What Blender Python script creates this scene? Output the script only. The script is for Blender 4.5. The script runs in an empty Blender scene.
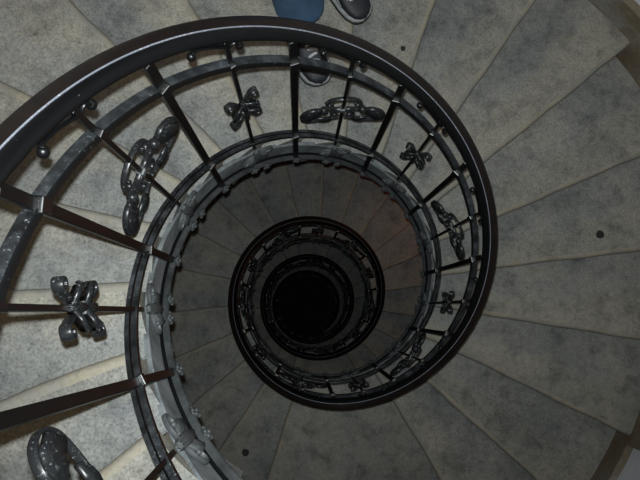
import bpy, bmesh, math, random
from math import sin, cos, pi, radians, degrees, sqrt, atan2, asin
from mathutils import Vector, Matrix, Quaternion

random.seed(7)
scn = bpy.context.scene
COL = scn.collection

# ------------------------------------------------------------------ layout
S = 0.48                      # metres: outer radius of the wooden handrail round the well
CAMX, CAMY = -0.2746, 0.1963  # camera over the well (units of S, x right, y towards the viewer of the plan)
Z0, PITCH = 1.4172, 6.6457    # handrail depth under the camera at angle 0, drop per 360 degrees of sloping run
TX, TY = -0.09860, -0.02864   # small tilt of the camera from plumb
FPX = 720.0
RB = 0.9251 * S               # radius of the ring of balusters
H_MID, H_LOW, H_STR = 0.281 * S, 1.576 * S, 2.216 * S
H_STEP = 1.80 * S
R_IN, R_OUT = 0.945 * S, 3.17 * S
R_WALL = 3.235 * S
ZF = 29.6 * S                 # depth of the bottom floor under the camera -> world z = 0

def Gexact(t):
    out = t
    for a in (-121.5, 238.5, 598.5, 958.5, 1318.5):
        out -= (2 / 3) * min(max(t - a, 0), 49)
        if a < 0:
            out += (2 / 3) * 49
    return out

def G(t):                     # the rail eases over the landings
    return sum(Gexact(t + o) for o in range(-24, 25, 4)) / 13

def rail_z(t, h=0.0):         # world z of the handrail line lowered by h
    return ZF - S * (Z0 + PITCH * G(t) / 360) - h

def pol(t, r, z):             # angle t: 0 at plan left, clockwise going down
    a = radians(t)
    return Vector((-r * cos(a), r * sin(a), z))

# ------------------------------------------------------------------ materials
def mat(name, base, rough=0.6, spec=0.4, metal=0.0):
    m = bpy.data.materials.new(name)
    m.use_nodes = True
    b = m.node_tree.nodes['Principled BSDF']
    b.inputs['Base Color'].default_value = (*base, 1)
    b.inputs['Roughness'].default_value = rough
    b.inputs['Specular IOR Level'].default_value = spec
    b.inputs['Metallic'].default_value = metal
    return m, m.node_tree, b

def noise(nt, scale, detail=4, rough=0.6, vec=None):
    n = nt.nodes.new('ShaderNodeTexNoise')
    n.inputs['Scale'].default_value = scale
    n.inputs['Detail'].default_value = detail
    n.inputs['Roughness'].default_value = rough
    if vec is None:
        tc = nt.nodes.new('ShaderNodeTexCoord')
        vec = tc.outputs['Object']
    nt.links.new(vec, n.inputs['Vector'])
    return n.outputs['Fac']

def ramp(nt, fac, stops):
    r = nt.nodes.new('ShaderNodeValToRGB')
    e = r.color_ramp.elements
    while len(e) > 1:
        e.remove(e[-1])
    e[0].position, e[0].color = stops[0][0], (*stops[0][1], 1)
    for p, c in stops[1:]:
        x = e.new(p)
        x.color = (*c, 1)
    nt.links.new(fac, r.inputs['Fac'])
    return r.outputs['Color']

def mix(nt, fac, a, b, mode='MIX'):
    n = nt.nodes.new('ShaderNodeMix')
    n.data_type = 'RGBA'
    n.blend_type = mode
    if isinstance(fac, float):
        n.inputs['Factor'].default_value = fac
    else:
        nt.links.new(fac, n.inputs['Factor'])
    for v, i in ((a, 6), (b, 7)):
        if isinstance(v, tuple):
            n.inputs[i].default_value = (*v, 1)
        else:
            nt.links.new(v, n.inputs[i])
    return n.outputs[2]

def bump(nt, b, fac, strength=0.2, dist=0.01):
    n = nt.nodes.new('ShaderNodeBump')
    n.inputs['Strength'].default_value = strength
    n.inputs['Distance'].default_value = dist
    nt.links.new(fac, n.inputs['Height'])
    nt.links.new(n.outputs['Normal'], b.inputs['Normal'])

W3 = (1.0, 1.0, 1.0)
B3 = (0.0, 0.0, 0.0)

def stone_material():
    m, nt, b = mat('worn grey stone', (.2, .2, .2), .75, .25)
    big = ramp(nt, noise(nt, 2.6, 5, .62), [(.28, (.136, .143, .143)), (.44, (.200, .203, .194)), (.60, (.242, .239, .220)), (.75, (.268, .258, .228))])
    dirt = ramp(nt, noise(nt, 9, 6, .72), [(.28, (.48, .49, .51)), (.50, (1, 1, 1)), (.75, (1.14, 1.13, 1.08))])
    c = mix(nt, 1.0, big, dirt, 'MULTIPLY')
    fine = ramp(nt, noise(nt, 170, 3, .8), [(.34, (.60, .60, .60)), (.50, (1, 1, 1)), (.66, (1.24, 1.24, 1.24))])
    c = mix(nt, .95, c, fine, 'MULTIPLY')
    med = ramp(nt, noise(nt, 38, 4, .75), [(.30, (.70, .70, .70)), (.50, (1, 1, 1)), (.70, (1.13, 1.13, 1.12))])
    c = mix(nt, .8, c, med, 'MULTIPLY')
    pit = ramp(nt, noise(nt, 46, 2, .5), [(.22, (.40, .38, .37)), (.30, W3)])
    c = mix(nt, .7, c, pit, 'MULTIPLY')
    # foot wear: beige and rubbed towards the front edge, with blotchy limits
    at_ = nt.nodes.new('ShaderNodeAttribute')
    at_.attribute_name = 'wear'
    wn = nt.nodes.new('ShaderNodeMath')
    wn.operation = 'MULTIPLY_ADD'
    nt.links.new(noise(nt, 6.5, 6, .7), wn.inputs[0])
    wn.inputs[1].default_value = .9
    nt.links.new(at_.outputs['Fac'], wn.inputs[2])
    wear = ramp(nt, wn.outputs[0], [(.85, B3), (1.42, W3)])
    c = mix(nt, mathmul(nt, wear, .26), c, mix(nt, 1.0, c, (1.30, 1.14, .84), 'MULTIPLY'))
    rust = ramp(nt, noise(nt, 5.3, 6, .75), [(.64, B3), (.76, W3)])
    c = mix(nt, mathmul(nt, rust, .4), c, (.20, .125, .05))
    nt.links.new(c, b.inputs['Base Color'])
    bump(nt, b, noise(nt, 60, 5, .7), .25, .004)
    return m

def mathmul(nt, col, k):
    n = nt.nodes.new('ShaderNodeMath')
    n.operation = 'MULTIPLY'
    nt.links.new(col, n.inputs[0])
    n.inputs[1].default_value = k
    return n.outputs[0]

def nosing_material():
    m, nt, b = mat('worn beige nosing', (.3, .28, .22), .7, .25)
    c = ramp(nt, noise(nt, 9, 6, .7), [(.28, (.17, .155, .12)), (.48, (.270, .243, .188)), (.7, (.325, .295, .235))])
    c = mix(nt, ramp(nt, noise(nt, 4.2, 5, .7), [(.42, B3), (.60, (.85, .85, .85))]), c, (.205, .202, .186))
    fine = ramp(nt, noise(nt, 120, 3, .8), [(.3, (.7, .7, .7)), (.55, W3)])
    c = mix(nt, .7, c, fine, 'MULTIPLY')
    nt.links.new(c, b.inputs['Base Color'])
    bump(nt, b, noise(nt, 70, 4, .7), .2, .003)
    return m

def iron_material(name, base, dust, rough, dust_at=.62):
    m, nt, b = mat(name, base, rough, .34)
    d = ramp(nt, noise(nt, 190, 4, .7), [(dust_at, B3), (dust_at + .07, W3)])
    patch = ramp(nt, noise(nt, 11, 3, .6), [(.38, B3), (.62, W3)])
    f = nt.nodes.new('ShaderNodeMath')
    f.operation = 'MULTIPLY'
    nt.links.new(d, f.inputs[0])
    nt.links.new(patch, f.inputs[1])
    c0 = base
    if 'dusty worn' in name:
        c0 = ramp(nt, noise(nt, 16, 5, .7), [(.38, (.006, .0065, .007)), (.52, (.020, .0225, .025)), (.66, (.050, .056, .062))])
    c = mix(nt, f.outputs[0], c0, dust)
    nt.links.new(c, b.inputs['Base Color'])
    r = nt.nodes.new('ShaderNodeMath')
    r.operation = 'MULTIPLY_ADD'
    nt.links.new(f.outputs[0], r.inputs[0])
    r.inputs[1].default_value = .4
    r.inputs[2].default_value = rough
    nt.links.new(r.outputs[0], b.inputs['Roughness'])
    bump(nt, b, noise(nt, 60, 3, .6), .10, .0015)
    return m

def wood_material():
    m, nt, b = mat('dark varnished wood', (.03, .02, .015), .48, .3)
    c = ramp(nt, noise(nt, 22, 6, .7), [(.3, (.0042, .0030, .0027)), (.55, (.0080, .0050, .0040)), (.75, (.0140, .0080, .0058))])
    nt.links.new(c, b.inputs['Base Color'])
    bump(nt, b, noise(nt, 160, 4, .7), .15, .002)
    return m

def grey_paint_material(name, k):
    m, nt, b = mat(name, (.2, .22, .23), .5, .4)
    c = ramp(nt, noise(nt, 14, 6, .7), [(.28, (.030, .034, .036)), (.44, (.098, .109, .114)), (.66, (.175, .190, .196))])
    sp = ramp(nt, noise(nt, 90, 4, .7), [(.64, B3), (.72, W3)])
    c = mix(nt, 1.0, c, (k, k, k), 'MULTIPLY')
    c = mix(nt, mathmul(nt, sp, .6), c, (.42 * k, .43 * k, .43 * k))
    nt.links.new(c, b.inputs['Base Color'])
    bump(nt, b, noise(nt, 60, 4, .6), .2, .003)
    return m

def skirting_material():
    m, nt, b = mat('brown stone skirting', (.1, .08, .05), .7, .25)
    c = ramp(nt, noise(nt, 3.4, 5, .65), [(.32, (.135, .100, .062)), (.5, (.195, .160, .112)), (.62, (.255, .250, .232))])
    fine = ramp(nt, noise(nt, 60, 4, .75), [(.3, (.6, .6, .6)), (.6, W3)])
    c = mix(nt, .7, c, fine, 'MULTIPLY')
    nt.links.new(c, b.inputs['Base Color'])
    return m

def simple(name, a, bcol, scale, rough, spec=.3, strength=.15):
    m, nt, b = mat(name, a, rough, spec)
    f = noise(nt, scale, 5, .65)
    nt.links.new(ramp(nt, f, [(.35, a), (.65, bcol)]), b.inputs['Base Color'])
    bump(nt, b, f, strength, .002)
    return m

def denim_material():
    m, nt, b = mat('blue denim', (.05, .09, .15), .9, .1)
    c = ramp(nt, noise(nt, 9, 4, .6), [(.3, (.050, .098, .175)), (.7, (.095, .165, .265))])
    w = nt.nodes.new('ShaderNodeTexWave')
    w.inputs['Scale'].default_value = 190
    w.inputs['Distortion'].default_value = 1.2
    tc = nt.nodes.new('ShaderNodeTexCoord')
    nt.links.new(tc.outputs['Object'], w.inputs['Vector'])
    c = mix(nt, .35, c, ramp(nt, w.outputs['Fac'], [(.2, (.7, .7, .7)), (.8, W3)]), 'MULTIPLY')
    nt.links.new(c, b.inputs['Base Color'])
    return m

M_STONE = stone_material()
M_NOSE = nosing_material()
M_IRON = iron_material('black gloss ironwork', (.0022, .0024, .0028), (.20, .205, .21), .36, .66)
M_IRON2 = iron_material('black painted iron rail', (.0042, .0045, .0050), (.16, .165, .17), .32, .65)
M_DUSTY = iron_material('dusty worn iron', (.034, .038, .042), (.15, .16, .17), .45, .60)
M_LEAF = iron_material('dusty cast iron leaves', (.0105, .0115, .0125), (.22, .23, .235), .34, .60)
M_WOOD = wood_material()
M_PLATE = grey_paint_material('grey painted string plate', 1.45)
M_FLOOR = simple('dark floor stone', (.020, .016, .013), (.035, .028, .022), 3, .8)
M_STRING = grey_paint_material('grey painted moulding', .42)
M_ROSETTE = grey_paint_material('grey painted rosettes', .34)
M_BRACKET = grey_paint_material('grey painted bracket', .46)
M_SKIRT = skirting_material()
M_RIDGE = iron_material('pale handrail edge', (.17, .18, .215), (.34, .36, .40), .35, .52)
M_WALL = simple('white wall plaster', (.56, .59, .63), (.66, .68, .72), 4, .85)
M_SOFFIT = simple('grey plaster soffit', (.16, .15, .14), (.22, .21, .19), 6, .9)
M_STAIN = simple('dark round stain', (.012, .012, .012), (.02, .02, .02), 30, .7)
M_DENIM = denim_material()
M_SHOE = simple('dark shoe leather', (.008, .009, .012), (.020, .022, .028), 40, .55)
M_SOLE = simple('pale grey shoe rubber', (.20, .21, .21), (.27, .28, .28), 50, .6)
M_TREADSOLE = simple('black shoe rubber', (.012, .012, .013), (.02, .02, .02), 50, .6)
M_LACE = simple('pale laces', (.34, .34, .35), (.42, .42, .43), 90, .8)
M_SKIN = simple('skin', (.46, .28, .20), (.52, .33, .25), 20, .55)
M_SHIRT = simple('dark jumper', (.03, .032, .036), (.05, .052, .058), 70, .95, .1)
M_HAIR = simple('dark brown hair', (.022, .014, .009), (.04, .026, .016), 120, .5)

# ------------------------------------------------------------------ mesh helpers
class MB:
    def __init__(self):
        self.v, self.f, self.m, self.s = [], [], [], []

    def add(self, vs, fs, smooth=True, mi=0):
        o = len(self.v)
        self.v += [tuple(p) for p in vs]
        for f in fs:
            self.f.append([i + o for i in f])
            self.s.append(smooth)
            self.m.append(mi)

    def box(self, c, size, M=None, smooth=False):
        x, y, z = (s / 2 for s in size)
        c = Vector(c)
        vs = []
        for sx, sy, sz in ((-1, -1, -1), (1, -1, -1), (1, 1, -1), (-1, 1, -1), (-1, -1, 1), (1, -1, 1), (1, 1, 1), (-1, 1, 1)):
            p = Vector((sx * x, sy * y, sz * z))
            if M is not None:
                p = M @ p
            vs.append(c + p)
        self.add(vs, [(0, 3, 2, 1), (4, 5, 6, 7), (0, 1, 5, 4), (1, 2, 6, 5), (2, 3, 7, 6), (3, 0, 4, 7)], smooth)

    def ball(self, c, r, seg=14, rings=9, sc=(1, 1, 1), M=None):
        vs, fs = [], []
        c = Vector(c)
        def P(p):
            p = Vector((p[0] * r * sc[0], p[1] * r * sc[1], p[2] * r * sc[2]))
            return c + (M @ p if M is not None else p)
        vs.append(P((0, 0, 1)))
        for i in range(1, rings):
            a = pi * i / rings
            for j in range(seg):
                b = 2 * pi * j / seg
                vs.append(P((sin(a) * cos(b), sin(a) * sin(b), cos(a))))
        vs.append(P((0, 0, -1)))
        for j in range(seg):
            fs.append((0, 1 + j, 1 + (j + 1) % seg))
            for i in range(rings - 2):
                a, b = 1 + i * seg, 1 + (i + 1) * seg
                fs.append((a + j, b + j, b + (j + 1) % seg, a + (j + 1) % seg))
            fs.append((len(vs) - 1, 1 + (rings - 2) * seg + (j + 1) % seg, 1 + (rings - 2) * seg + j))
        self.add(vs, fs)

    def loft(self, rings, cap=True, smooth=True, closed=True):
        n = len(rings[0])
        vs = [p for r in rings for p in r]
        fs = []
        for i in range(len(rings) - 1):
            for j in range(n if closed else n - 1):
                k = (j + 1) % n
                fs.append((i * n + j, i * n + k, (i + 1) * n + k, (i + 1) * n + j))
        self.add(vs, fs, smooth)
        if cap:
            self.add(rings[0], [tuple(range(n - 1, -1, -1))], False)
            self.add(rings[-1], [tuple(range(n))], False)

    def build(self, name, material, parent=None, sharp=None, bevel=None):
        me = bpy.data.meshes.new(name)
        me.from_pydata(self.v, [], self.f)
        me.update()
        mats = material if isinstance(material, (list, tuple)) else [material]
        for m in mats:
            me.materials.append(m)
        for p, s, mi in zip(me.polygons, self.s, self.m):
            p.use_smooth = s
            p.material_index = mi
        bm = bmesh.new()
        bm.from_mesh(me)
        bmesh.ops.remove_doubles(bm, verts=bm.verts, dist=1e-5)
        if bevel:
            es = [e for e in bm.edges if len(e.link_faces) == 2 and e.calc_face_angle(0) > radians(50)]
            bmesh.ops.bevel(bm, geom=es, offset=bevel, segments=2, profile=.6, affect='EDGES', clamp_overlap=True)
        bmesh.ops.recalc_face_normals(bm, faces=bm.faces)
        if sharp:
            for e in bm.edges:
                if len(e.link_faces) == 2 and e.calc_face_angle(0) > radians(sharp):
                    e.smooth = False
        bm.to_mesh(me)
        bm.free()
        return link(name, me, parent)

def link(name, me, parent=None):
    o = bpy.data.objects.new(name, me)
    COL.objects.link(o)
    if parent is not None:
        o.parent = parent
    return o

def tag(o, label=None, cat=None, group=None, kind=None):
    for k, v in (('label', label), ('category', cat), ('group', group), ('kind', kind)):
        if v:
            o[k] = v
    return o

def empty(name, loc=(0, 0, 0)):
    o = bpy.data.objects.new(name, None)
    o.empty_display_size = .2
    COL.objects.link(o)
    o.location = loc
    return o

def copy_tree(o, parent):
    c = o.copy()
    COL.objects.link(c)
    c.parent = parent
    for ch in list(o.children):
        copy_tree(ch, c)
    return c

def helix_sweep(mb, section, t0, t1, h, step=2.0, smooth=True):
    """section: list of (radius, height) in metres, swept down the stair at depth h below the rail line"""
    n = int(round((t1 - t0) / step))
    rings = []
    for i in range(n + 1):
        t = t0 + (t1 - t0) * i / n
        z = rail_z(t, h)
        rings.append([pol(t, r, z + w) for r, w in section])
    mb.loft(rings, True, smooth)

T_TOP, T_END = -121.5, 1323.0

# ------------------------------------------------------------------ the staircase
stair = empty('spiral_staircase', (0, 0, 0))
tag(stair, 'spiral staircase of worn grey stone steps winding down around an open well', 'staircase')

obs = [-20.8, -4.2, 12.2, 28.4, 44.6, 60.6, 76.8, 93.0, 109.2, 125.2, 140.8, 157.0, 173.0, 189.2, 205.7, 222.0, 238.5,
       287.2, 304.0, 320.2, 337.2, 353.8, 371.0, 387.4, 403.7, 419.7, 436.7, 453.0, 468.8, 485.0, 501.5, 516.8, 533.0]
nos = [-121.5, -72.6, -56.0, -38.0 + .6] + obs + [549.4, 565.8, 582.2, 598.5]
base2 = [t for t in nos if 287 <= t <= 598.6]
for k in (1, 2):
    nos += [t + 360 * k for t in base2]
RISE = S * PITCH * 16.36 / 360

def step_z(tf):
    return ZF - S * (Z0 + PITCH * Gexact(tf - 8.0) / 360) - H_STEP

NOSE_W, NOSE_T, OVER = .020, .036, .022
step_objs = {}
for k in range(1, len(nos)):
    tb, tf = nos[k - 1], nos[k]
    zt = step_z(tf)
    n = max(4, int((tf - tb) / 3))
    # stone tread and riser body, wedge shaped
    mb = MB()
    def sector(z_top, z_bot, setback, back, ri, ro):
        rings = []
        for i in range(n + 1):
            f = i / n
            row = []
            for r in (ri, ro):
                a0 = tb - back
                a1 = tf - degrees(asin(setback / r))
                row.append((a0 + (a1 - a0) * f, r))
            (ai, ri_), (ao, ro_) = row
            rings.append([pol(ai, ri_, z_top), pol(ao, ro_, z_top), pol(ao, ro_, z_bot), pol(ai, ri_, z_bot)])
        mb.loft(rings, True, False)
    back = 3.0
    sector(zt, zt - NOSE_T, NOSE_W, 2.2, R_IN, R_OUT)
    sector(zt - NOSE_T + .001, zt - RISE - .10, OVER, back, R_IN + .004, R_OUT)
    st = mb.build('step', M_STONE, stair)
    wa = st.data.attributes.new('wear', 'FLOAT', 'POINT')
    for q, v in enumerate(st.data.vertices):
        ang_ = degrees(atan2(v.co.y, -v.co.x))
        f = ((ang_ - tb + 180) % 360 - 180) / (tf - tb) if tf - tb < 30 else .5
        wa.data[q].value = min(1, max(0, f))
    if tf - tb > 30:
        st['label'] = 'wide landing step'
    step_objs[round(tf)] = st
    # rounded beige nosing along the front edge
    mb = MB()
    a = radians(tf)
    er = Vector((-cos(a), sin(a), 0))
    et = Vector((sin(a), cos(a), 0))
    prof = [(-NOSE_W, 0), (-.013, 0.0), (-.007, -.0025), (-.0025, -.008), (0, -.017), (-.001, -.027), (-.006, -.033), (-.012, -NOSE_T), (-NOSE_W, -NOSE_T)]
    rings = []
    for i in range(13):
        r = R_IN + (R_OUT + .012 - R_IN) * i / 12
        wob = .0022 * sin(r * 23 + k * 1.7) + .0012 * sin(r * 61 + k * 3.1)
        rings.append([er * r + et * (p + (wob if p > -.015 else 0)) + Vector((0, 0, zt + w)) for p, w in prof])
    mb.loft(rings, True, True)
    mb.build('nosing', M_NOSE, st, sharp=40)
    # stepped skirting where the step meets the wall
    mb = MB()
    rings = []
    for i in range(n + 1):
        t = tb + .6 + (tf + .9 - tb) * i / n
        rings.append([pol(t, R_OUT - .002, zt + .150), pol(t, R_WALL, zt + .150), pol(t, R_WALL, zt - RISE - .05), pol(t, R_OUT - .002, zt - RISE - .05)])
    mb.loft(rings, True, False)
    mb.build('skirting', M_SKIRT, st)

# curved grey string closing the inner ends of the steps, with a moulding along its lower edge
mb = MB()
sec = [(RB + .004, 0), (R_IN + .006, 0), (R_IN + .006, -.180), (RB + .004, -.180)]
helix_sweep(mb, sec, T_TOP, T_END, 1.90 * S, 2.0)
string = mb.build('string_plate', M_PLATE, stair, sharp=40)
mb = MB()
c = [(RB + .004, .012)] + [(RB - .002 - .008 * sin(pi * i / 8), .011 * cos(pi * i / 8)) for i in range(9)] + [(RB + .004, -.012)]
helix_sweep(mb, c, T_TOP, T_END, H_STR, 2.0)
mb.build('string_moulding', M_STRING, stair, sharp=50)
mb = MB()
c = [(RB + .004, .004), (RB - .001, .0035), (RB - .003, .001), (RB - .003, -.001), (RB - .001, -.0035), (RB + .004, -.004)]
helix_sweep(mb, c, T_TOP, T_END, H_STR - .045, 2.0)
mb.build('string_bead', M_IRON2, stair, sharp=50)

# ------------------------------------------------------------------ the railing
railing = empty('stair_railing', (0, 0, 0))
tag(railing, 'black wrought iron stair railing with dark wooden handrail spiralling down the well', 'railing')

ro = S
mb = MB()
sec = [(ro + .0025, -.010), (ro + .001, -.004), (ro - .004, -.001), (ro - .013, .0008), (ro - .0225, .001),
       (ro - .0225, -.028), (ro - .007, -.028), (ro - .001, -.026), (ro + .001, -.022), (ro - .001, -.018), (ro + .001, -.015)]
helix_sweep(mb, sec, T_TOP, T_END, -.006, 1.5)
handrail = mb.build('handrail', M_WOOD, railing, sharp=55)
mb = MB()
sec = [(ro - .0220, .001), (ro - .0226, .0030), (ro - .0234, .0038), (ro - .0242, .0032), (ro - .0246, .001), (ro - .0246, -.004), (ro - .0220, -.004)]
helix_sweep(mb, sec, T_TOP, T_END, -.006, 1.5)  # narrow pale strip set between the wood and the inner moulding
tag(mb.build('ridge', M_RIDGE, handrail), 'thin pale ridge along the handrail')
mb = MB()
sec = [(ro - .0226, -.001), (ro - .0246, .0005), (ro - .0275, .000), (ro - .034, -.003), (ro - .0385, -.008), (ro - .0415, -.013), (ro - .0425, -.018), (ro - .0425, -.023), (ro - .040, -.027),
       (ro - .036, -.0285), (ro - .0226, -.0285)]
helix_sweep(mb, sec, T_TOP, T_END, -.006, 1.5)
tag(mb.build('inner_moulding', M_IRON, handrail, sharp=55), 'black moulding on the well side of the handrail')

def dust_tops(o):
    o.data.materials.append(M_DUSTY)
    for p in o.data.polygons:
        if p.normal.z > .45:
            p.material_index = 1

mb = MB()
sec = [(RB + .0115, .002), (RB + .0095, .004), (RB - .002, .004), (RB - .0055, .002), (RB - .007, -.002), (RB - .007, -.021), (RB - .005, -.024), (RB + .0095, -.024), (RB + .0115, -.021)]
helix_sweep(mb, sec, T_TOP, T_END, H_MID, 1.5)
dust_tops(mb.build('upper_rail', M_IRON2, railing, sharp=45))

for sec in ([(RB + .0175, -.006), (RB + .0165, -.004), (RB + .0085, -.004), (RB + .0075, -.006), (RB + .0075, -.014), (RB + .0085, -.016), (RB + .0165, -.016), (RB + .0175, -.014)],
            [(RB + .0035, .002), (RB + .0025, .005), (RB - .0055, .005), (RB - .0075, .003), (RB - .0075, -.010), (RB - .0055, -.012), (RB + .0025, -.012), (RB + .0035, -.009)]):
    mb = MB()
    helix_sweep(mb, sec, T_TOP, T_END, H_LOW, 1.5)
    dust_tops(mb.build('lower_rail', M_IRON2, railing, sharp=40))

# Baluster pieces are modelled at the origin: u along the ring, w up, n towards the well.
def bend(u, w, n=0.0):
    a = u / RB
    r = RB - n
    return Vector((r * sin(a), RB - r * cos(a) if False else -(r * cos(a) - RB), w))
# local frame: +x runs with u, +y points to the well centre, z up

def strap(mb, path, width, thick, taper=None, roll_end=True):
    """flat bar bent along path [(u,w,n)], its width lying across the ring (n)"""
    n = len(path)
    rings = []
    for i, (u, w, nn) in enumerate(path):
        a = path[max(i - 1, 0)]
        b = path[min(i + 1, n - 1)]
        d = Vector((b[0] - a[0], b[1] - a[1]))
        d = d.normalized() if d.length > 1e-9 else Vector((1, 0))
        q = Vector((-d.y, d.x))
        k = taper[i] if taper else 1.0
        ww, tt = width * k / 2, thick / 2
        ring = []
        for sn, sq in ((-1, -.6), (-.8, -1), (.8, -1), (1, -.6), (1, .6), (.8, 1), (-.8, 1), (-1, .6)):
            ring.append(bend(u + q.x * tt * sq, w + q.y * tt * sq, nn + ww * sn))
        rings.append(ring)
    mb.loft(rings, True, True)

def spiral(cu, cw, r0, r1, a0, a1, n=18, nn=0.0):
    return [(cu + (r0 + (r1 - r0) * i / n) * cos(radians(a0 + (a1 - a0) * i / n)),
             cw + (r0 + (r1 - r0) * i / n) * sin(radians(a0 + (a1 - a0) * i / n)), nn) for i in range(n + 1)]

def smooth_path(pts, n=6):
    out = []
    P = [Vector(p) for p in pts]
    for i in range(len(P) - 1):
        p0, p1, p2, p3 = P[max(i - 1, 0)], P[i], P[i + 1], P[min(i + 2, len(P) - 1)]
        for j in range(n):
            t = j / n
            q = .5 * ((2 * p1) + (p2 - p0) * t + (2 * p0 - 5 * p1 + 4 * p2 - p3) * t * t + (3 * p1 - p0 - 3 * p2 + p3) * t ** 3)
            out.append(tuple(q))
    out.append(tuple(P[-1]))
    return out

def leaf(mb, mid, width, cup=.006, lobes=4, thick=.0035, turn=0.0):
    """acanthus leaf: a lobed, ridged blade along mid [(u,w,n)]; its width lies partly in the ring plane"""
    mid = smooth_path(mid, 5)
    n = len(mid)
    top, bot = [], []
    for i, (u, w, nn) in enumerate(mid):
        t = i / (n - 1)
        a, b = mid[max(i - 1, 0)], mid[min(i + 1, n - 1)]
        d = Vector((b[0] - a[0], b[1] - a[1])).normalized()
        q = Vector((-d.y, d.x))
        wd = width * (sin(pi * min(1, t * .93 + .09)) ** .7) * (1 + .16 * cos(t * lobes * 2 * pi)) + .001
        rt, rb = [], []
        for s in (-1, -.66, -.33, 0, .33, .66, 1):
            rip = .0028 * cos(s * 3 * pi) * (1 - t * .4)
            cu = cup * (1 - s * s) + rip
            pu, pw = u + q.x * wd * s * cos(turn), w + q.y * wd * s * cos(turn)
            pn = nn + cu + wd * s * sin(turn)
            rt.append(bend(pu, pw, pn + thick / 2))
            rb.append(bend(pu, pw, pn - thick / 2))
        top.append(rt + rb[::-1])
    mb.loft(top, True, True)

def bar_mesh(w, d, z0, z1):
    mb = MB()
    mb.box((0, 0, (z0 + z1) / 2), (w, d, z1 - z0))
    return mb

Z_TOP = -.022           # under the handrail, relative to the rail line
bar_z1 = Z_TOP

def make_flat_baluster():
    b = bar_mesh(.0165, .010, -H_STR - .004, bar_z1).build('baluster', M_IRON, railing, bevel=.0015)
    mb = MB()
    mb.box((0, .001, -H_MID - .009), (.0215, .021, .034))
    mb.build('collar', M_IRON2, b, bevel=.002)
    mb = MB()
    mb.box((0, .001, -H_LOW - .003), (.0205, .022, .020))
    mb.build('collar', M_IRON2, b, bevel=.002)
    b2 = rosette(b, 0, -H_STR)
    return b

def rosette(parent, u, w):
    mb = MB()
    c = bend(u, w, .012)
    M = Matrix.Rotation(-u / RB, 3, 'Z') @ Matrix.Rotation(radians(-90), 3, 'X')
    for i in range(6):
        a = i * pi / 3
        p = c + M @ Vector((.0095 * cos(a), .0095 * sin(a), .001))
        mb.ball(p, .0062, 10, 6, (1, 1, .75), M)
    mb.ball(c + M @ Vector((0, 0, .004)), .0055, 10, 6)
    mb.ball(c - M @ Vector((0, 0, .002)), .0135, 12, 6, (1, 1, .35), M)
    return mb.build('rosette', M_ROSETTE, parent)

def knobs(parent):
    """two small scrolls with balls tucked under the sloping handrail"""
    mb = MB()
    arc = smooth_path([(.066, .048, .008), (.054, .038, .005), (.026, -.008, 0), (0, -.048, 0)])
    strap(mb, arc, .009, .004)
    arc = smooth_path([(-.022, -.064, .002), (-.018, -.050, .001), (-.010, -.050, 0), (0, -.058, 0)])
    strap(mb, arc, .008, .004)
    mb.ball(bend(.068, .036, .007), .0082)
    mb.ball(bend(-.023, -.070, .002), .0080)
    return mb.build('scroll_bracket', M_IRON, parent)

def lower_bracket(parent):
    """leafy S scroll between the lower rail and the string"""
    zc = -(H_LOW + H_STR) / 2 - .004
    mb = MB()
    for s in (-1, 1):
        path = smooth_path([(0, zc + .058, .006), (.010 * s, zc + .036, .006), (.037 * s, zc + .026, .005), (.052 * s, zc + .008, .005), (.046 * s, zc - .010, .005), (.033 * s, zc - .012, .005), (.029 * s, zc - .002, .005)])
        strap(mb, path, .0085, .004)
        leaf(mb, [(.008 * s, zc + .006, .005), (.022 * s, zc - .012, .010), (.029 * s, zc - .046, .008)], .011, .004, 3)
        mb.ball(bend(.031 * s, zc, .007), .0050)
    leaf(mb, [(0, zc + .060, .004), (0, zc, .012), (0, zc - .070, .006)], .011, .004, 4)
    return mb.build('leaf_bracket', M_BRACKET, parent)

ZO = -.50 * S * 2 + .01  # height of the ornaments under the rail line

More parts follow.
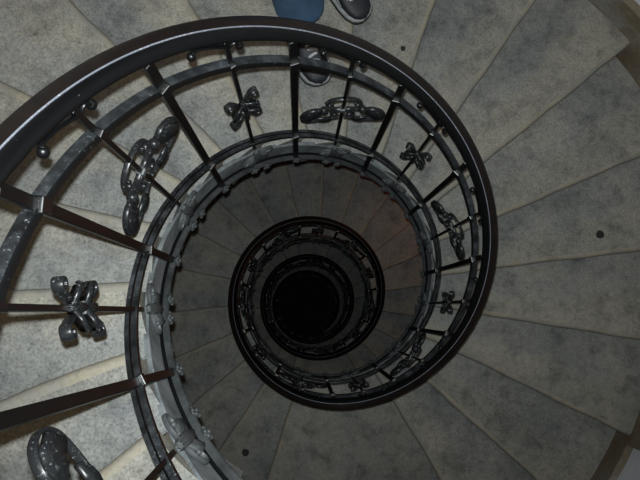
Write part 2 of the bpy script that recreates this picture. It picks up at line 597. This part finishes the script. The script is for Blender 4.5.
def make_leaf_baluster():
    b = bar_mesh(.0085, .0085, -H_LOW - .07, bar_z1).build('baluster', M_IRON, railing, bevel=.0012)
    mb = MB()
    mb.box((0, .001, -H_MID - .009), (.0135, .019, .031))
    mb.build('collar', M_IRON2, b, bevel=.002)
    zc = -.418
    mb = MB()
    for s in (-1, 1):
        # big scroll running out, over the end and back to the ball
        path = smooth_path([(.006 * s, zc - .066, .002), (.030 * s, zc - .076, .002), (.068 * s, zc - .076, .003), (.104 * s, zc - .054, .004), (.115 * s, zc - .018, .004),
                            (.103 * s, zc + .018, .004), (.078 * s, zc + .029, .004), (.058 * s, zc + .018, .005)], 6)
        strap(mb, path, .0105, .0045)
        mb.ball(bend(.052 * s, zc + .024, .007), .0112)
        leaf(mb, [(.056 * s, zc + .012, .003), (.072 * s, zc + .006, .007), (.092 * s, zc - .014, .009), (.097 * s, zc - .054, .005)], .0200, .004, 4)
        leaf(mb, [(.030 * s, zc - .070, .003), (.048 * s, zc - .062, .008), (.068 * s, zc - .052, .006)], .010, .004, 3)
        # hook beside the collar
        path = smooth_path([(.005 * s, zc - .006, 0), (.018 * s, zc - .010, 0), (.031 * s, zc - .024, 0), (.029 * s, zc - .042, 0), (.017 * s, zc - .046, 0), (.013 * s, zc - .034, 0)])
        strap(mb, path, .0105, .0045)
        path = smooth_path([(.005 * s, zc + .004, 0), (.020 * s, zc + .004, 0), (.038 * s, zc + .014, .002), (.052 * s, zc + .020, .004)])
        strap(mb, path, .0095, .0045)
    # wide C scroll bridging the top
    path = spiral(-.036, zc + .054, .006, .011, 420, 180, 12) + smooth_path([(-.045, zc + .064, 0), (-.030, zc + .084, 0), (0, zc + .092, 0), (.030, zc + .084, 0), (.045, zc + .064, 0)])[1:-1] + spiral(.036, zc + .054, .011, .006, 0, -240, 12)
    strap(mb, path, .0105, .0045)
    mb.build('leaf_ornament', M_LEAF, b)
    mb = MB()
    mb.box(bend(0, zc - .002, 0), (.015, .017, .020))
    mb.build('collar', M_BRACKET, b, bevel=.003)
    knobs(b)
    lower_bracket(b)
    rosette(b, .022, -H_STR + .025)
    rosette(b, -.022, -H_STR - .025)
    return b

def make_scroll_baluster():
    b = bar_mesh(.0085, .0085, -H_LOW - .07, bar_z1).build('baluster', M_IRON, railing, bevel=.0012)
    mb = MB()
    mb.box((0, .001, -H_MID - .009), (.0135, .019, .031))
    mb.build('collar', M_IRON2, b, bevel=.002)
    zc = -.430
    mb = MB()
    for s in (-1, 1):
        for v in (-1, 1):
            path = smooth_path([(.005 * s, zc + .014 * v, 0), (.012 * s, zc + .044 * v, 0), (.021 * s, zc + .066 * v, 0)], 5)[:-1]
            path += [(u, w, n) for u, w, n in [(s * .032 + .0105 * s * (1 - i * .035) * cos(radians(170 - i * 24)), zc + v * (.068 + .0125 * (1 - i * .035) * sin(radians(170 - i * 24))), 0) for i in range(13)]]
            strap(mb, path, .0165, .0045)
        # zigzag acanthus wings either side of the bar
        leaf(mb, [(.002 * s, zc + .044, .003), (.022 * s, zc + .036, .008), (.034 * s, zc + .012, .004)], .0130, .005, 3, turn=.7 * s)
        leaf(mb, [(.002 * s, zc - .010, .003), (.024 * s, zc - .018, .008), (.034 * s, zc - .044, .004)], .0130, .005, 3, turn=.7 * s)
    leaf(mb, [(0, zc + .058, .004), (0, zc + .030, .010), (0, zc, .007)], .007, .004, 3)
    leaf(mb, [(0, zc - .058, .004), (0, zc - .030, .010), (0, zc, .007)], .007, .004, 3)
    mb.build('scroll_ornament', M_LEAF, b)
    mb = MB()
    mb.box(bend(0, zc, .001), (.019, .020, .014))
    mb.build('collar', M_STRING, b, bevel=.003)
    knobs(b)
    lower_bracket(b)
    rosette(b, .022, -H_STR + .025)
    rosette(b, -.022, -H_STR - .025)
    return b

first = [-126 + 16.4 * 0, -110.4, -94.0, -77.6, -61.2, -43.6, -28.0, -11.8, 4.0, 20.5, 36.9, 54.3, 70.9, 87.7, 104.0, 120.4, 136.6, 154.0, 170.4, 187.8, 203.5]
first = first[1:]
ang = list(first)
while ang[-1] < T_END - 20:
    ang.append(ang[-1] + 16.36)
flat, leafy, scroll = make_flat_baluster(), make_leaf_baluster(), make_scroll_baluster()
protos = {'flat': flat, 'leaf': leafy, 'scroll': scroll}
used = set()
i0 = first.index(4.0)
for i, t in enumerate(ang):
    j = i - i0
    kind = 'flat' if j % 2 == 0 else ('leaf' if (j - 1) % 4 == 0 else 'scroll')
    o = protos[kind] if kind not in used else copy_tree(protos[kind], railing)
    used.add(kind)
    o.location = pol(t, RB, rail_z(t))
    # local +y to the well centre
    a = radians(t)
    d = Vector((cos(a), -sin(a)))
    o.rotation_euler = (0, 0, atan2(-d.x, d.y))
    if t == -28.0:           # this bar was set leaning a little along the rail
        R_ = Matrix.Rotation(atan2(-d.x, d.y), 3, 'Z') @ Matrix.Rotation(radians(-1.9), 3, 'Y')
        foot = Vector((0, 0, -H_LOW))
        o.location = o.location + foot - R_ @ foot
        o.rotation_euler = R_.to_euler()

# ------------------------------------------------------------------ walls and floor
z_hi = ZF + 1.6
mb = MB()
N = 96
rin = [Vector((R_WALL * cos(2 * pi * i / N), R_WALL * sin(2 * pi * i / N), 0)) for i in range(N)]
rout = [v * ((R_WALL + .25) / R_WALL) for v in rin]
up = Vector((0, 0, z_hi))
rings = [rin, [v + up for v in rin], [v + up for v in rout], rout]
for r in range(3):
    A, B = rings[r], rings[r + 1]
    for i in range(N):
        k = (i + 1) % N
        mb.add([A[i], A[k], B[k], B[i]], [(0, 1, 2, 3)], True)
wall = mb.build('wall_outer', M_WALL, sharp=40)
tag(wall, 'white plastered curved wall around the spiral staircase', 'wall', kind='structure')
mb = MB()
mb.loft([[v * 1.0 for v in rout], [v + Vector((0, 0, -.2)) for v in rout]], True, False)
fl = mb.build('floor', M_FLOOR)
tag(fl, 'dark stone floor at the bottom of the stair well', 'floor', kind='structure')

# ------------------------------------------------------------------ camera
def img2world(v):              # plan axes (x right, y down the picture, z depth) -> world directions
    return Vector((v[0], -v[1], -v[2]))
cx, sx, cy, sy = cos(TX), sin(TX), cos(TY), sin(TY)
Rx = Matrix(((1, 0, 0), (0, cx, -sx), (0, sx, cx)))
Ry = Matrix(((cy, 0, sy), (0, 1, 0), (-sy, 0, cy)))
RT = (Rx @ Ry).transposed()
right = img2world(RT @ Vector((1, 0, 0)))
down = img2world(RT @ Vector((0, 1, 0)))
fwd = img2world(RT @ Vector((0, 0, 1)))
cam_loc = Vector((CAMX * S, -CAMY * S, ZF))
cd = bpy.data.cameras.new('camera')
cam = bpy.data.objects.new('camera', cd)
COL.objects.link(cam)
Mx = Matrix((right, -down, -fwd)).transposed().to_4x4()
Mx.translation = cam_loc
cam.matrix_world = Mx
cd.sensor_width = 36
cd.lens = FPX / 640 * 36
cd.clip_start = .02
scn.camera = cam

def at(px, py, z):             # the point at world height z seen at pixel (px, py)
    d = right * ((px - 320) / FPX) + down * ((py - 240) / FPX) + fwd
    return cam_loc + d * ((z - cam_loc.z) / d.z)

# dark round stains on three steps
def stain(px, py, tf, r):
    st = step_objs[round(tf)]
    z = step_z(tf)
    p = at(px, py, z)
    mb = MB()
    top = [p + Vector((r * (1 + .05 * sin(3 * a + px)) * cos(a), r * (1 + .05 * sin(3 * a + px)) * sin(a), .0022)) for a in [2 * pi * i / 20 for i in range(20)]]
    mb.loft([[v + Vector((0, 0, -.004)) for v in top], top], True, False)
    mb.build('gum_stain', M_STAIN, st)
stain(600, 234.5, 173.0, .0175)
stain(245.5, 452.5, 304.0, .019)
stain(403, 48.5, 109.2, .009)

# ------------------------------------------------------------------ the person standing by the rail
ZT = step_z(93.0)

def skin_mesh(name, joints, edges, material, parent=None, levels=2, loc=None, root=0):
    me = bpy.data.meshes.new(name)
    me.from_pydata([j[0] for j in joints], edges, [])
    o = bpy.data.objects.new(name, me)
    COL.objects.link(o)
    sk = o.modifiers.new('skin', 'SKIN')
    sk.use_smooth_shade = True
    ss = o.modifiers.new('sub', 'SUBSURF')
    ss.levels = ss.render_levels = levels
    for v, j in zip(me.skin_vertices[0].data, joints):
        r = j[1]
        v.radius = r if isinstance(r, tuple) else (r, r)
        v.use_root = False
    me.skin_vertices[0].data[root].use_root = True
    dg = bpy.context.evaluated_depsgraph_get()
    dg.update()
    nm = bpy.data.meshes.new_from_object(o.evaluated_get(dg))
    bpy.data.objects.remove(o)
    bpy.data.meshes.remove(me)
    nm.name = name
    nm.materials.clear()
    nm.materials.append(material)
    for p in nm.polygons:
        p.use_smooth = True
    return link(name, nm, parent)

def shoe(name, heel, toe, parent, side):
    """sneaker from the heel point to the toe point on the step"""
    f = (toe - heel)
    L = f.length
    f = f.normalized()
    sd = Vector((f.y, -f.x, 0))
    root = bpy.data.objects.new(name, None)
    root.empty_display_size = .1
    COL.objects.link(root)
    root.parent = parent
    base = heel.copy()
    base.z = ZT
    #       t,   half width, inner shift, upper height
    prof = [(0.0, .020, 0, .062), (.03, .031, 0, .080), (.12, .037, 0, .092), (.25, .038, 0, .100), (.38, .038, .002, .098), (.50, .041, .004, .086),
            (.62, .046, .005, .072), (.75, .050, .005, .060), (.86, .047, .003, .052), (.94, .037, .001, .046), (.985, .020, -.001, .038), (1.0, .006, -.002, .030)]
    def ringset(lo, hi_fn, grow, dome):
        rings = []
        for t, hw, sh, h in prof:
            c = base + f * (t * L) + sd * (sh * side)
            w = hw + grow
            hi = hi_fn(h)
            ring = []
            for i in range(16):
                a = 2 * pi * i / 16
                xx, yy = cos(a), sin(a)
                e = .55 if not dome else (.5 if yy < 0 else .85)
                px = math.copysign(abs(xx) ** e, xx) * w
                py = math.copysign(abs(yy) ** e, yy)
                zz = (lo + hi) / 2 + py * (hi - lo) / 2
                ring.append(c + sd * px + Vector((0, 0, zz)))
            rings.append(ring)
        return rings
    mb = MB()
    mb.loft(ringset(.001, lambda h: .016, .0085, False))
    mb.build('outsole', M_TREADSOLE, root, sharp=60)
    mb = MB()
    mb.loft(ringset(.011, lambda h: .030, .0060, False))
    mb.build('midsole', M_SOLE, root, sharp=60)
    mb = MB()
    mb.loft(ringset(.022, lambda h: h, -.002, True))
    mb.build('upper', M_SHOE, root)
    mb = MB()
    rings = []
    for t, hw, sh, h in prof[7:]:
        c = base + f * (t * L) + sd * (sh * side)
        rings.append([c + sd * (hw * .62 * cos(a)) + Vector((0, 0, .03 + (h - .029) * sin(a) * .985)) for a in [pi * i / 10 for i in range(11)]])
    for k in range(6):
        t = .52 + k * .052
        hh = [q for q in prof if q[0] <= t][-1]
        h2 = [q for q in prof if q[0] > t][0]
        c = base + f * (t * L) + Vector((0, 0, hh[3] + (h2[3] - hh[3]) * (t - hh[0]) / (h2[0] - hh[0]) + .0015))
        pts = []
        for i in range(9):
            q = -1 + i / 4
            pts.append(c + sd * (q * .022) + f * (.006 * ((-1) ** k) * q) + Vector((0, 0, -.010 * q * q)))
        rr = []
        for i, p in enumerate(pts):
            rr.append([p + f * (.0052 * cos(a)) + Vector((0, 0, .0032 * sin(a))) for a in [2 * pi * j / 8 for j in range(8)]])
        mb_l = MB() if k == 0 else mb_l
        mb_l.loft(rr)
    mb_l.build('laces', M_LACE, root)
    # pale side panel stripe
    mb = MB()
    for sgn in (-1, 1):
        rr = []
        for i in range(9):
            q = i / 8
            t = .40 + q * .34
            hw = .041 + .009 * q
            z = .066 - .030 * q
            c = base + f * (t * L) + sd * (sgn * (hw - .0035) + .004 * side) + Vector((0, 0, z))
            rr.append([c + f * (.006 * cos(a)) + Vector((0, 0, .0075 * sin(a))) + sd * (sgn * .003 * cos(a * 2)) for a in [2 * pi * j / 8 for j in range(8)]])
        mb.loft(rr)
    mb.build('side_stripe', M_SOLE, root)
    return root

heel1, toe1 = at(291, -8, ZT + .02), at(321, 84.5, ZT + .02)
heel2, toe2 = at(306, -50, ZT + .02), at(366, 18.5, ZT + .02)
def flatten(p):
    return Vector((p.x, p.y, ZT))
heel1, toe1, heel2, toe2 = map(flatten, (heel1, toe1, heel2, toe2))
d1, d2 = (toe1 - heel1).normalized(), (toe2 - heel2).normalized()
ank1, ank2 = heel1 + d1 * .065, heel2 + d2 * .065
mid = (ank1 + ank2) / 2
def up_(p, h):
    return Vector((p.x, p.y, ZT + h))
fw = Vector((0, -1, 0))        # faces the well
lf = Vector((1, 0, 0))
hipc = mid + Vector((0, .02, 0))
def J(a, h, dl=0, df=0):
    return up_(a, h) + lf * dl + fw * df
# joints: right leg is the one under the rail, left leg the one set back
knee1, knee2 = up_(ank1.lerp(hipc, .35), .50) + fw * .05 - lf * .035, up_(ank2.lerp(hipc, .35), .50) + fw * .05 + lf * .06
pelvis = up_(hipc, .96)
hip1, hip2 = pelvis - lf * .09 - Vector((0, 0, .05)), pelvis + lf * .09 - Vector((0, 0, .05))
waist, chest, neck = J(hipc, 1.10, 0, .01), J(hipc, 1.30, 0, .03), J(hipc, 1.475, 0, .06)
sh1, sh2 = J(hipc, 1.41, -.17, .04), J(hipc, 1.41, .17, .04)
el1, el2 = J(hipc, 1.12, -.235, .03), J(hipc, 1.12, .235, .03)
wr1, wr2 = J(hipc, .88, -.255, .09), J(hipc, .88, .255, .09)
head0, head1, head2 = J(hipc, 1.56, 0, .09), J(hipc, 1.64, 0, .11), J(hipc, 1.72, 0, .10)

person_j = [(pelvis, (.135, .10)), (waist, (.125, .095)), (chest, (.15, .105)), (J(hipc, 1.40, 0, .045), (.11, .085)), (neck, .052), (head0, .062), (head1, (.078, .092)), (head2, (.066, .078)),
            (hip1, .086), (knee1, .055), (up_(knee1.lerp(ank1, .35), .34), .054), (up_(ank1, .11), .036), (up_(ank1, .06), .034),
            (hip2, .086), (knee2, .055), (up_(knee2.lerp(ank2, .35), .34), .054), (up_(ank2, .11), .036), (up_(ank2, .06), .034),
            (sh1, .055), (el1, .038), (el1.lerp(wr1, .35), .039), (wr1, .025), (sh2, .055), (el2, .038), (el2.lerp(wr2, .35), .039), (wr2, .025)]
person_e = [(0, 1), (1, 2), (2, 3), (3, 4), (4, 5), (5, 6), (6, 7), (0, 8), (8, 9), (9, 10), (10, 11), (11, 12), (0, 13), (13, 14), (14, 15), (15, 16), (16, 17),
            (3, 18), (18, 19), (19, 20), (20, 21), (3, 22), (22, 23), (23, 24), (24, 25)]
# palms and five bent fingers on each hand
for wr, idx, sg in ((wr1, 21, -1), (wr2, 25, 1)):
    palm = wr + Vector((0, -.025, -.085))
    person_j.append((wr.lerp(palm, .55), (.030, .016)))
    a = len(person_j) - 1
    person_e.append((idx, a))
    person_j.append((palm, (.034, .014)))
    b = len(person_j) - 1
    person_e.append((a, b))
    for k, (off, ln) in enumerate(((-.030, .066), (-.010, .078), (.010, .083), (.029, .074))):
        p0 = palm + Vector((0, off, -.012))
        p1 = p0 + Vector((-.006 * sg, off * .15 - .006, -ln * .5))
        p2 = p1 + Vector((-.016 * sg, -.008, -ln * .42))
        for q, (p, r) in enumerate(((p0, .0095), (p1, .0088), (p2, .0075))):
            person_j.append((p, r))
            n_ = len(person_j) - 1
            person_e.append((b if q == 0 else n_ - 1, n_))
    t0 = wr.lerp(palm, .5) + Vector((-.004 * sg, -.030, -.004))
    for q, (p, r) in enumerate(((t0, .012), (t0 + Vector((-.010 * sg, -.022, -.030)), .0105), (t0 + Vector((-.016 * sg, -.026, -.056)), .0085))):
        person_j.append((p, r))
        n_ = len(person_j) - 1
        person_e.append((a if q == 0 else n_ - 1, n_))
person = skin_mesh('person', person_j, person_e, M_SKIN)
tag(person, 'person in blue jeans and dark sneakers standing on a step behind the railing', 'person')
# face
hc = J(hipc, 1.635, 0, .11)
mb = MB()
for s in (-1, 1):
    mb.ball(hc + lf * (.032 * s) + fw * .080 + Vector((0, 0, .012)), .0125, 12, 8, (1.25, 1, .62))
eyes = mb.build('eyes', simple('eye white', (.42, .40, .38), (.46, .44, .42), 5, .4), person)
mb = MB()
for s in (-1, 1):
    mb.ball(hc + lf * (.032 * s) + fw * .0895 + Vector((0, 0, .011)), .0055, 10, 6, (1, .7, 1))
mb.build('irises', M_HAIR, eyes)
mb = MB()
mb.ball(hc + fw * .098 + Vector((0, 0, -.018)), .016, 12, 8, (.75, 1.0, 1.5))
for s in (-1, 1):
    mb.ball(hc + lf * (.079 * s) + Vector((0, 0, -.005)), .028, 12, 8, (.35, .65, 1.0))
mb.ball(hc + fw * .082 + Vector((0, 0, -.060)), .021, 12, 8, (1.1, .5, .32))
mb.build('face_features', M_SKIN, person)
mb = MB()
rings = []
for i in range(9):
    a = radians(8 + 82 * (1 - i / 8))
    rings.append([hc + Vector((0, .012, .030)) + Vector((.090 * cos(b) * sin(a + .02), .106 * sin(b) * sin(a + .02), .100 * cos(a))) for b in [2 * pi * j / 24 for j in range(24)]])
mb.loft(rings)
mb.build('hair', M_HAIR, person)
# jeans: both legs and the seat, one garment
cuff1, cuff2 = up_(ank1 + d1 * .060, .075), up_(ank2 + d2 * .004, .055)
jj = [(pelvis, (.150, .118)), (J(hipc, 1.10, 0, .005), (.142, .112)), (hip1, .102), (knee1, .078), (up_(knee1.lerp(ank1, .5), .30), .088), (up_(ank1 + d1 * .012, .14), .087), (cuff1, .088),
      (hip2, .102), (knee2, .078), (up_(knee2.lerp(ank2, .5), .30), .076), (up_(ank2, .13), .073), (cuff2, .074)]
je = [(0, 1), (0, 2), (2, 3), (3, 4), (4, 5), (5, 6), (0, 7), (7, 8), (8, 9), (9, 10), (10, 11)]
skin_mesh('jeans', jj, je, M_DENIM, person)
js = [(J(hipc, .88, 0, .005), (.172, .142)), (J(hipc, .99, 0, .005), (.166, .136)), (waist, (.150, .120)), (chest, (.166, .122)), (J(hipc, 1.40, 0, .045), (.125, .098)), (J(hipc, 1.485, 0, .062), .068),
      (sh1, .070), (el1, .053), (el1.lerp(wr1, .35), .052), (el1.lerp(wr1, .92), .042), (sh2, .070), (el2, .053), (el2.lerp(wr2, .35), .052), (el2.lerp(wr2, .92), .042)]
se = [(0, 1), (1, 2), (2, 3), (3, 4), (4, 5), (4, 6), (6, 7), (7, 8), (8, 9), (4, 10), (10, 11), (11, 12), (12, 13)]
skin_mesh('jumper', js, se, M_SHIRT, person)
shoe('shoe', heel1, toe1, person, 1)
shoe('shoe', heel2, toe2, person, -1)

# ------------------------------------------------------------------ light
fl_d = bpy.data.lights.new('camera_flash', 'SPOT')
fl_d.spot_size = radians(104)
fl_d.spot_blend = 1.0
fl_d.energy = 156
fl_d.color = (.895, .975, 1.0)
fl_d.shadow_soft_size = .006
flash = bpy.data.objects.new('camera_flash', fl_d)
COL.objects.link(flash)
flash.location = cam_loc - right * .008 - down * .025 + fwd * .004
flash.matrix_world = Matrix.Translation(flash.location) @ (Matrix.Rotation(radians(9), 4, right) @ Matrix.Rotation(radians(-1.5), 4, -down) @ Mx.to_3x3().to_4x4())

w = bpy.data.worlds.new('world')
w.use_nodes = True
bg = w.node_tree.nodes['Background']
bg.inputs['Color'].default_value = (1.0, .72, .42, 1)
bg.inputs['Strength'].default_value = .022
scn.world = w

def fill_light(name, loc, energy, color, size=.05):
    d = bpy.data.lights.new(name, 'POINT')
    d.energy, d.color, d.shadow_soft_size = energy, color, size
    o = bpy.data.objects.new(name, d)
    COL.objects.link(o)
    o.location = loc
fill_light('lower_warm_fill', pol(512, 2.1 * S, rail_z(512) - .22), 1.0, (1.0, .34, .12), .12)  # added warm point light without a fixture, tints the lower treads orange
fill_light('upper_warm_fill', (.10, .15, ZF + .70), 20, (1.0, .72, .43), .4)  # added unseen warm fill above the camera, lifts the shadows

vs = scn.view_settings
vs.view_transform = 'Standard'
vs.look = 'None'
vs.exposure = 0
vs.gamma = 1
vs.use_curve_mapping = False
